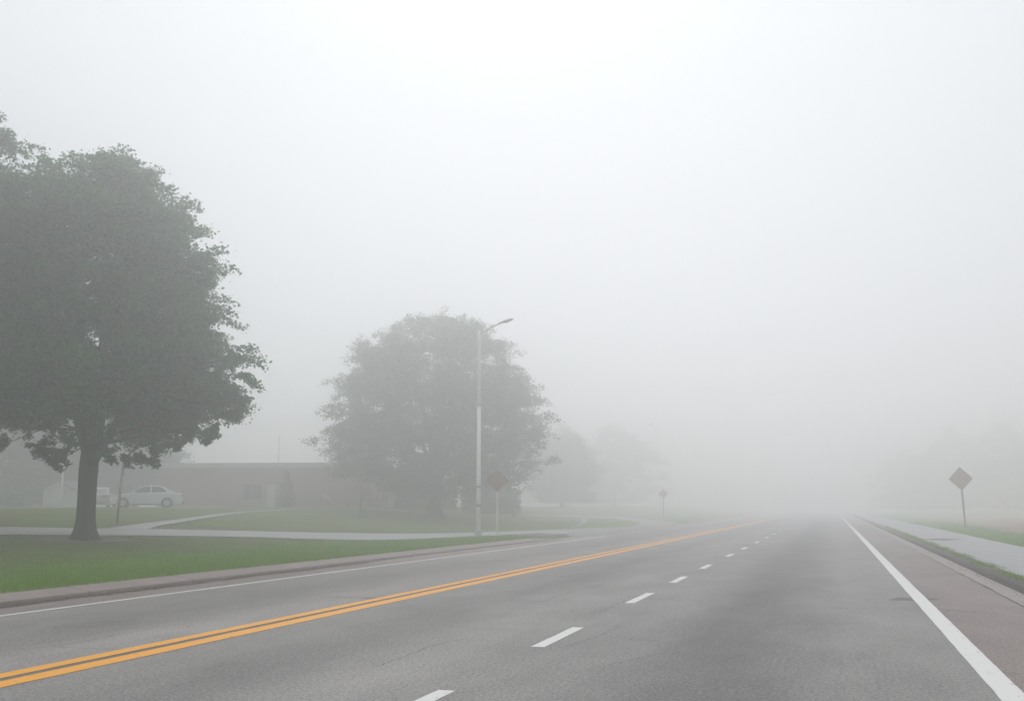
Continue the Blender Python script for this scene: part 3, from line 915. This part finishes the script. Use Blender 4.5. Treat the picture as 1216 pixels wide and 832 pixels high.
# ------------------------------------------------------------------ lamp posts, signs, posts
def head_mesh(sz):
    """cobra-head lantern along +X from the arm end"""
    mb = MB()
    st = [(0, .05, .05), (.12, .07, .06), (.28, .13, .09), (.5, .155, .105), (.72, .13, .09), (.86, .06, .05)]
    k0 = 0; n = 12
    for x, w, h in st:
        for k in range(n):
            a = 2 * math.pi * k / n
            zz = math.sin(a) * h; 
            if zz < 0: zz *= .6
            mb.v.append((x * sz, math.cos(a) * w * sz, zz * sz))
    for i in range(len(st) - 1):
        for k in range(n):
            a, b = i * n + k, i * n + (k + 1) % n
            mb.f.append((a, b, b + n, a + n))
    mb.f += [tuple(range(n)), tuple((len(st) - 1) * n + k for k in range(n))]
    return mb
def street_lamp(loc, Hh, arm, rise, label, head=1.0, rz=0.0, step=.60):
    r = thing('street_lamp', loc, label, 'street lamp', 'street lamps along the left kerb', rz)
    mb = MB(); mb.lathe([(0, -.3), (.17, -.3), (.17, .05), (.16, .22), (.115, .26), (.0, .26)], 20); mb.build('base', M['pole_grey'], r, True)
    mb = MB(); mb.tube([(0, 0, .2), (0, 0, Hh * step)], [.098, .085], 18); mb.build('pole', M['pole'], r, True)
    mb = MB(); mb.tube([(0, 0, Hh * step - .02), (0, 0, Hh * .985), (0, 0, Hh)], [.078, .066, .04], 16); mb.build('upper_pole', M['pole'], r, True)
    for z in (Hh * .145, Hh * .235):
        mb = MB(); mb.lathe([(.098, z - .06), (.112, z - .05), (.112, z + .05), (.098, z + .06)], 20); mb.build('band', M['pole_grey'], r, True)
    mb = MB(); z0 = Hh * .982
    mb.tube(smooth_line([(0, 0, z0), (arm * .35, 0, z0 + rise * .36), (arm * .7, 0, z0 + rise * .78), (arm, 0, z0 + rise)], 4), .030, 10)
    mb.build('arm', M['pole_grey'], r, True)
    h = head_mesh(head).build('lamp_head', M['pole_grey'], r, True, (arm - .08, 0, z0 + rise))
    h.rotation_euler = (0, -.30, 0)
    mb = MB(); mb.lathe([(0, -.075), (.07, -.07), (.11, -.05), (.12, -.03)], 16); mb.build('lens', M['lens'], h, True, (.5 * head, 0, -.01))
    return r
LP = gp(568, 636)
dl = LP.dot(FWD); kl = dl / FPX
street_lamp(LP, (636 - 393) * kl, 25 * kl, 13 * kl, 'tall pale street lamp with one raised arm beside the path and brown diamond sign', .86, YAW, step=.62)
LF = at_depth(783, 150)
street_lamp(LF, 12.6, -1.4, .5, 'very faint distant street lamp above the far sign', 1.0, 2 * R(90) * 0 + YAW)

def diamond_sign(loc, half, zc, label, rz, matp, post_r=.035, lean=(0, 0), splice=False, facing=1, pm='pole_grey'):
    """loc at the post foot; sign face looks to local -Y"""
    r = thing('diamond_sign', loc, label, 'road sign', 'diamond road signs along the road', rz)
    r.rotation_euler = (lean[1], lean[0], rz)
    mb = MB()
    rr = .10 * half
    out = []
    for k in range(4):
        a = math.pi / 2 * k
        cx_, cz_ = math.cos(a) * (half - rr * 1.41), math.sin(a) * (half - rr * 1.41)
        for j in range(-2, 3):
            b = a + j * math.pi / 8
            out.append((cx_ + math.cos(b) * rr, cz_ + math.sin(b) * rr))
    n = len(out)
    mb.add([(x, -.004, z + zc) for x, z in out] + [(x, .004, z + zc) for x, z in out],
           [tuple(range(n)), tuple(reversed(range(n, 2 * n)))] + [(i, (i + 1) % n, n + (i + 1) % n, n + i) for i in range(n)])
    pl = mb.build('sign_plate', matp, r)
    for z in (zc - half * .45, zc + half * .45):
        mb = MB(); mb.lathe([(0, -.018), (.014, -.016), (.018, -.004), (.018, 0)], 10, 'y', (0, 0, z)); mb.build('bolt', M['bolt'], pl)
    # U-channel post
    mb = MB(); w = post_r; d = post_r * .9; t = .006; top = zc + half * .55
    prof = [(-w, 0), (-w * .5, 0), (-w * .5, d), (w * .5, d), (w * .5, 0), (w, 0), (w, t), (w * .5 + t, t), (w * .5 + t, d + t), (-w * .5 - t, d + t), (-w * .5 - t, t), (-w, t)]
    def chan(z0, z1, dy, dx=0):
        k = len(prof)
        mb.add([(x + dx, y + dy, z0) for x, y in prof] + [(x + dx, y + dy, z1) for x, y in prof],
               [(i, (i + 1) % k, k + (i + 1) % k, k + i) for i in range(k)] + [tuple(range(k)), tuple(range(2 * k - 1, k - 1, -1))])
    if splice:
        chan(1.05, top, .006); chan(-.4, 1.35, .006 + d + .012, .012)
    else:
        chan(-.4, top, .006)
    mb.build('post', M[pm], r)
    return r
S1 = gp(590.5, 636.8); k1 = S1.dot(FWD) / FPX
diamond_sign(S1, 13.4 * k1, (636.8 - 572) * k1, 'brown diamond sign on a pale post just right of the tall street lamp', YAW + R(8), M['sign'], .04, pm='pole')
S2 = gp(1147, 626.8); k2_ = S2.dot(FWD) / FPX
diamond_sign(S2, 14.0 * k2_, (626.8 - 570) * k2_ / math.cos(PITCH) * 1.0, 'brown diamond sign on a leaning post in the grass right of the sidewalk', YAW - R(4), M['sign_dark'], .055, lean=(-R(2.2), 0), splice=True, pm='dark_post')
S3 = at_depth(788, 118); k3 = 118 / FPX
diamond_sign(S3, 5.8 * k3, (614 - 586) * k3, 'small faint distant diamond sign where the left kerb fades into fog', YAW, M['sign_dark'], .045, pm='dark_post')

# leaning grey post carrying a narrow plate seen nearly edge on
c = gp(139, 620.5); kk = c.dot(FWD) / FPX
p_ = thing('street_sign', c, 'grey post with narrow plate seen edge on, right of the big tree trunk', 'sign', rz=YAW)
p_.rotation_euler = (0, R(2.6), YAW)
mb = MB(); mb.tube([(0, 0, -.3), (0, 0, 72 * kk)], [.062, .055], 12); mb.build('post', M['pole_grey'], p_, True)
mb = MB(); mb.box((0, 0, 62 * kk), (.012, .50, .60), rz=0); pl = mb.build('sign_plate', M['pole_grey'], p_, None, (.07, 0, 0)); pl.rotation_euler = (0, 0, R(18))
c = at_depth(72, 84)
p_ = thing('light_pole', c, 'slender pale pole standing in front of the small white shed', 'pole', rz=YAW)
mb = MB(); mb.lathe([(0, -.2), (.14, -.2), (.14, .12), (.09, .16), (0, .16)], 16); mb.build('base', M['pole_grey'], p_, True)
mb = MB(); mb.tube([(0, 0, .1), (.02, 0, 3.6)], [.085, .055], 14); mb.build('shaft', M['pole'], p_, True)
mb = MB(); mb.lathe([(.055, 3.58), (.12, 3.66), (.15, 3.85), (.10, 4.0), (0, 4.05)], 16); mb.build('lamp_globe', M['lens'], p_, True)
c = gp(428, 616); kk = c.dot(FWD) / FPX
p_ = thing('flag_post', c, 'thin dark post on the far lawn left of the round hazy tree', 'post')
p_.name = 'metal_post'
mb = MB(); mb.tube([(0, 0, -.3), (0, 0, 52 * kk)], [.06, .055], 10); mb.build('shaft', M['dark_post'], p_, True)
mb = MB(); mb.lathe([(.055, 52 * kk - .02), (.075, 52 * kk), (.06, 52 * kk + .06), (0, 52 * kk + .08)], 12); mb.build('cap', M['dark_post'], p_, True)
c = at_depth(329, 140)
p_ = thing('utility_pole', c, 'thin faint utility pole rising behind the brick building roof', 'utility pole', rz=YAW)
mb = MB(); mb.tube([(0, 0, -.3), (0, 0, 9.4)], [.08, .055], 10); mb.build('shaft', M['dark_post'], p_, True)
mb = MB(); mb.lathe([(.05, 9.36), (.09, 9.37), (.09, 9.45), (0, 9.49)], 10); mb.build('cap', M['dark_post'], p_, True)
c = gp(611, 614)
p_ = thing('bollard', c, 'small dark stub post on the far lawn right of the brown diamond sign', 'post')
mb = MB(); mb.lathe([(.0, -.1), (.13, -.1), (.12, .5), (.13, .54), (.10, .62), (0, .66)], 14); mb.build('shaft', M['dark_post'], p_, True)
mb = MB(); mb.lathe([(.126, .36), (.132, .37), (.132, .44), (.126, .45)], 14); mb.build('band', M['pole_grey'], p_, True)

# ------------------------------------------------------------------ cars
def car(loc, rz, label, paintm, group):
    """sedan, front towards local -X, wheels at z = 0"""
    r = thing('parked_car', loc, label, 'car', group, rz)
    W = .89
    fw, rw, wr = -1.42, 1.30, .325
    def arch(cx, n=9, rad=.375):
        return [(cx + rad * math.cos(a), .30 + rad * math.sin(a)) for a in [math.pi * k / n for k in range(n + 1)]]   # from +x side to -x side
    lower = [(-2.26, .24), (-2.31, .42), (-2.29, .56), (-2.20, .68), (-1.95, .77), (-1.45, .86), (-.95, .93), (0, .955), (.9, .965), (1.55, .985), (2.05, .975), (2.25, .93), (2.30, .80), (2.31, .52), (2.26, .30), (2.10, .24)]
    bottom = [(rw + .42, .22)] + arch(rw) + [(rw - .42, .19), (fw + .42, .19)] + arch(fw) + [(fw - .42, .22)]
    poly = lower + bottom
    n = len(poly)
    mb = MB()
    cxm, czm = 0.0, .55
    sl_ = [(-W, .945), (-W + .03, .985), (-W + .12, 1.0), (W - .12, 1.0), (W - .03, .985), (W, .945)]
    for y, s in sl_:
        for i, (x, z) in enumerate(poly):
            if i < len(lower):
                # nose and tail round off in plan
                plan = 1 - .06 * max(0, abs(x) - 1.5) * (abs(y) / W) ** 4
                mb.v.append((x * plan * (s if abs(x) > 2 else 1), y, czm + (z - czm) * s))
            else: mb.v.append((x, y, z))
    for j in range(len(sl_) - 1):
        for i in range(n):
            a, b = j * n + i, j * n + (i + 1) % n
            mb.f.append((a, b, b + n, a + n))
    mb.f += [tuple(range(n)), tuple((len(sl_) - 1) * n + i for i in range(n))]
    # cabin with tumblehome
    cab = [(-1.05, .92), (-.30, 1.36), (-.10, 1.425), (.30, 1.455), (.75, 1.43), (1.05, 1.36), (1.78, .975)]
    def cw(z): return .84 - .26 * max(0, z - .92) / .53 * .75
    m = len(cab)
    k0 = len(mb.v)
    for s in (-1, 1):
        for x, z in cab: mb.v.append((x, s * cw(z), z))
    for i in range(m - 1): mb.f.append((k0 + i, k0 + i + 1, k0 + m + i + 1, k0 + m + i))
    mb.f += [tuple(k0 + i for i in range(m)), tuple(k0 + m + i for i in range(m))]
    body = bevel(mb.build('body', paintm, r, True), .03, 2, 35)
    # side windows, windscreen, rear window
    for s in (-1, 1):
        for q in ([(-.86, .965), (-.30, 1.315), (-.08, 1.37), (.24, 1.385), (.24, .985)], [(.31, .985), (.31, 1.385), (.72, 1.365), (.95, 1.315), (1.28, 1.02)]):
            mb = MB(); mb.add([(x, s * (cw(z) + .006), z) for x, z in q], [tuple(range(len(q)))]); mb.build('side_window', M['glass'], r)
    def slope_glass(a, b, name, ins=.10):
        (x0, z0), (x1, z1) = a, b
        nx, nz = -(z1 - z0), (x1 - x0)
        l = math.hypot(nx, nz); nx, nz = nx / l * .008, nz / l * .008
        if nz < 0: nx, nz = -nx, -nz
        p0 = (x0 + (x1 - x0) * .10, z0 + (z1 - z0) * .10); p1 = (x0 + (x1 - x0) * .92, z0 + (z1 - z0) * .92)
        mb = MB()
        mb.add([(p0[0] + nx, -cw(p0[1]) + ins, p0[1] + nz), (p1[0] + nx, -cw(p1[1]) + ins, p1[1] + nz), (p1[0] + nx, cw(p1[1]) - ins, p1[1] + nz), (p0[0] + nx, cw(p0[1]) - ins, p0[1] + nz)], [(0, 1, 2, 3)])
        mb.build(name, M['glass'], r)
    slope_glass((-1.05, .92), (-.30, 1.36), 'windscreen'); slope_glass((1.78, .975), (1.05, 1.36), 'rear_window')
    # wheels
    for x in (fw, rw):
        for s in (-1, 1):
            mb = MB(); mb.lathe([(.20, -.10), (.30, -.10), (.322, -.085), (.325, 0), (.322, .085), (.30, .10), (.20, .10)], 28, 'y')
            w = mb.build('wheel', M['tyre'], r, True, (x, s * (W - .10), .325))
            mb = MB(); mb.lathe([(0, s * .075), (.05, s * .085), (.06, s * .07), (.19, s * .075), (.205, s * .098)], 28, 'y')
            for k in range(7):
                a = 2 * math.pi * k / 7
                mb.box((0, 0, 0), (0, 0, 0))
                c0 = len(mb.v) - 8
                ca, sa = math.cos(a), math.sin(a)
                for i in range(8):
                    lx = .05 if i in (0, 3, 4, 7) else .195
                    ly = (-.022 if i in (0, 1, 4, 5) else .022); d = s * (.07 if i < 4 else .092)
                    mb.v[c0 + i] = (lx * ca - ly * sa, d, lx * sa + ly * ca)
            mb.build('rim', M['rim'], w)
            mb = MB(); mb.lathe([(.0, 0), (.37, 0)], 24, 'y'); mb.build('wheel_well', M['black_plastic'], r, False, (x, s * (W - .24), .31))
    # lights, bumper trims, mirrors, handles
    for s in (-1, 1):
        mb = MB(); mb.box((-2.17, s * .66, .62), (.20, .34, .12)); bevel(mb.build('headlight', M['clear_lens'], r), .04)
        mb = MB(); mb.box((2.22, s * .66, .80), (.18, .36, .15)); bevel(mb.build('tail_light', M['red_lens'], r), .03)
        mb = MB(); mb.box((-.72, s * .95, 1.00), (.14, .17, .12)); bevel(mb.build('mirror', paintm, r), .04)
        for x in (.12, 1.02):
            mb = MB(); mb.box((x, s * (W + .008), .84), (.17, .025, .03)); mb.build('door_handle', paintm, r)
        mb = MB(); mb.box((0, s * (W - .02), .20), (1.9, .05, .07)); mb.build('sill', M['black_plastic'], r)
    mb = MB(); mb.box((2.28, 0, .34), (.10, 1.5, .12)); mb.build('rear_bumper', M['black_plastic'], r)
    mb = MB(); mb.box((-2.28, 0, .40), (.10, 1.1, .14)); mb.build('grille', M['black_plastic'], r)
    mb = MB(); mb.box((2.325, 0, .70), (.02, .46, .12)); mb.build('number_plate', M['white_wall'], r)
    return r
c = at_depth(174, 68.5)
c.z = float(E(c.x))
car(c, YAW + R(16), 'silver sedan parked side on beyond the lawn in front of the brick building', M['car_paint'], 'cars parked beyond the lawn')
c = at_depth(119, 76); c.z = float(E(c.x))
car(c, YAW - R(78), 'pale car seen from behind, half hidden just right of the big tree trunk', M['car_paint_pale'], 'cars parked beyond the lawn')
# parking lane under the cars
a0, a1 = at_depth(-40, 66.0), at_depth(222, 65.6)
tag(drape('parking_lane', [(a0.x, a0.y), (a1.x, a1.y), (a1.x - syw * 12, a1.y + cyw * 12), (a0.x - syw * 12, a0.y + cyw * 12)], M['drive'], .012), kind='structure')

# ------------------------------------------------------------------ the fog
m = bpy.data.materials.new('fog'); m.use_nodes = True
t = m.node_tree; t.nodes.clear()
out = t.nodes.new('ShaderNodeOutputMaterial')
pv = t.nodes.new('ShaderNodeVolumePrincipled')
pv.inputs['Color'].default_value = (.985, .99, 1.0, 1)
pv.inputs['Density'].default_value = HAZE
pv.inputs['Anisotropy'].default_value = .76
t.links.new(pv.outputs[0], out.inputs['Volume'])
mb = MB(); mb.box((0, 0, 8.6), (1230, 1230, 20.0))
tag(mb.build('haze', m), kind='stuff')
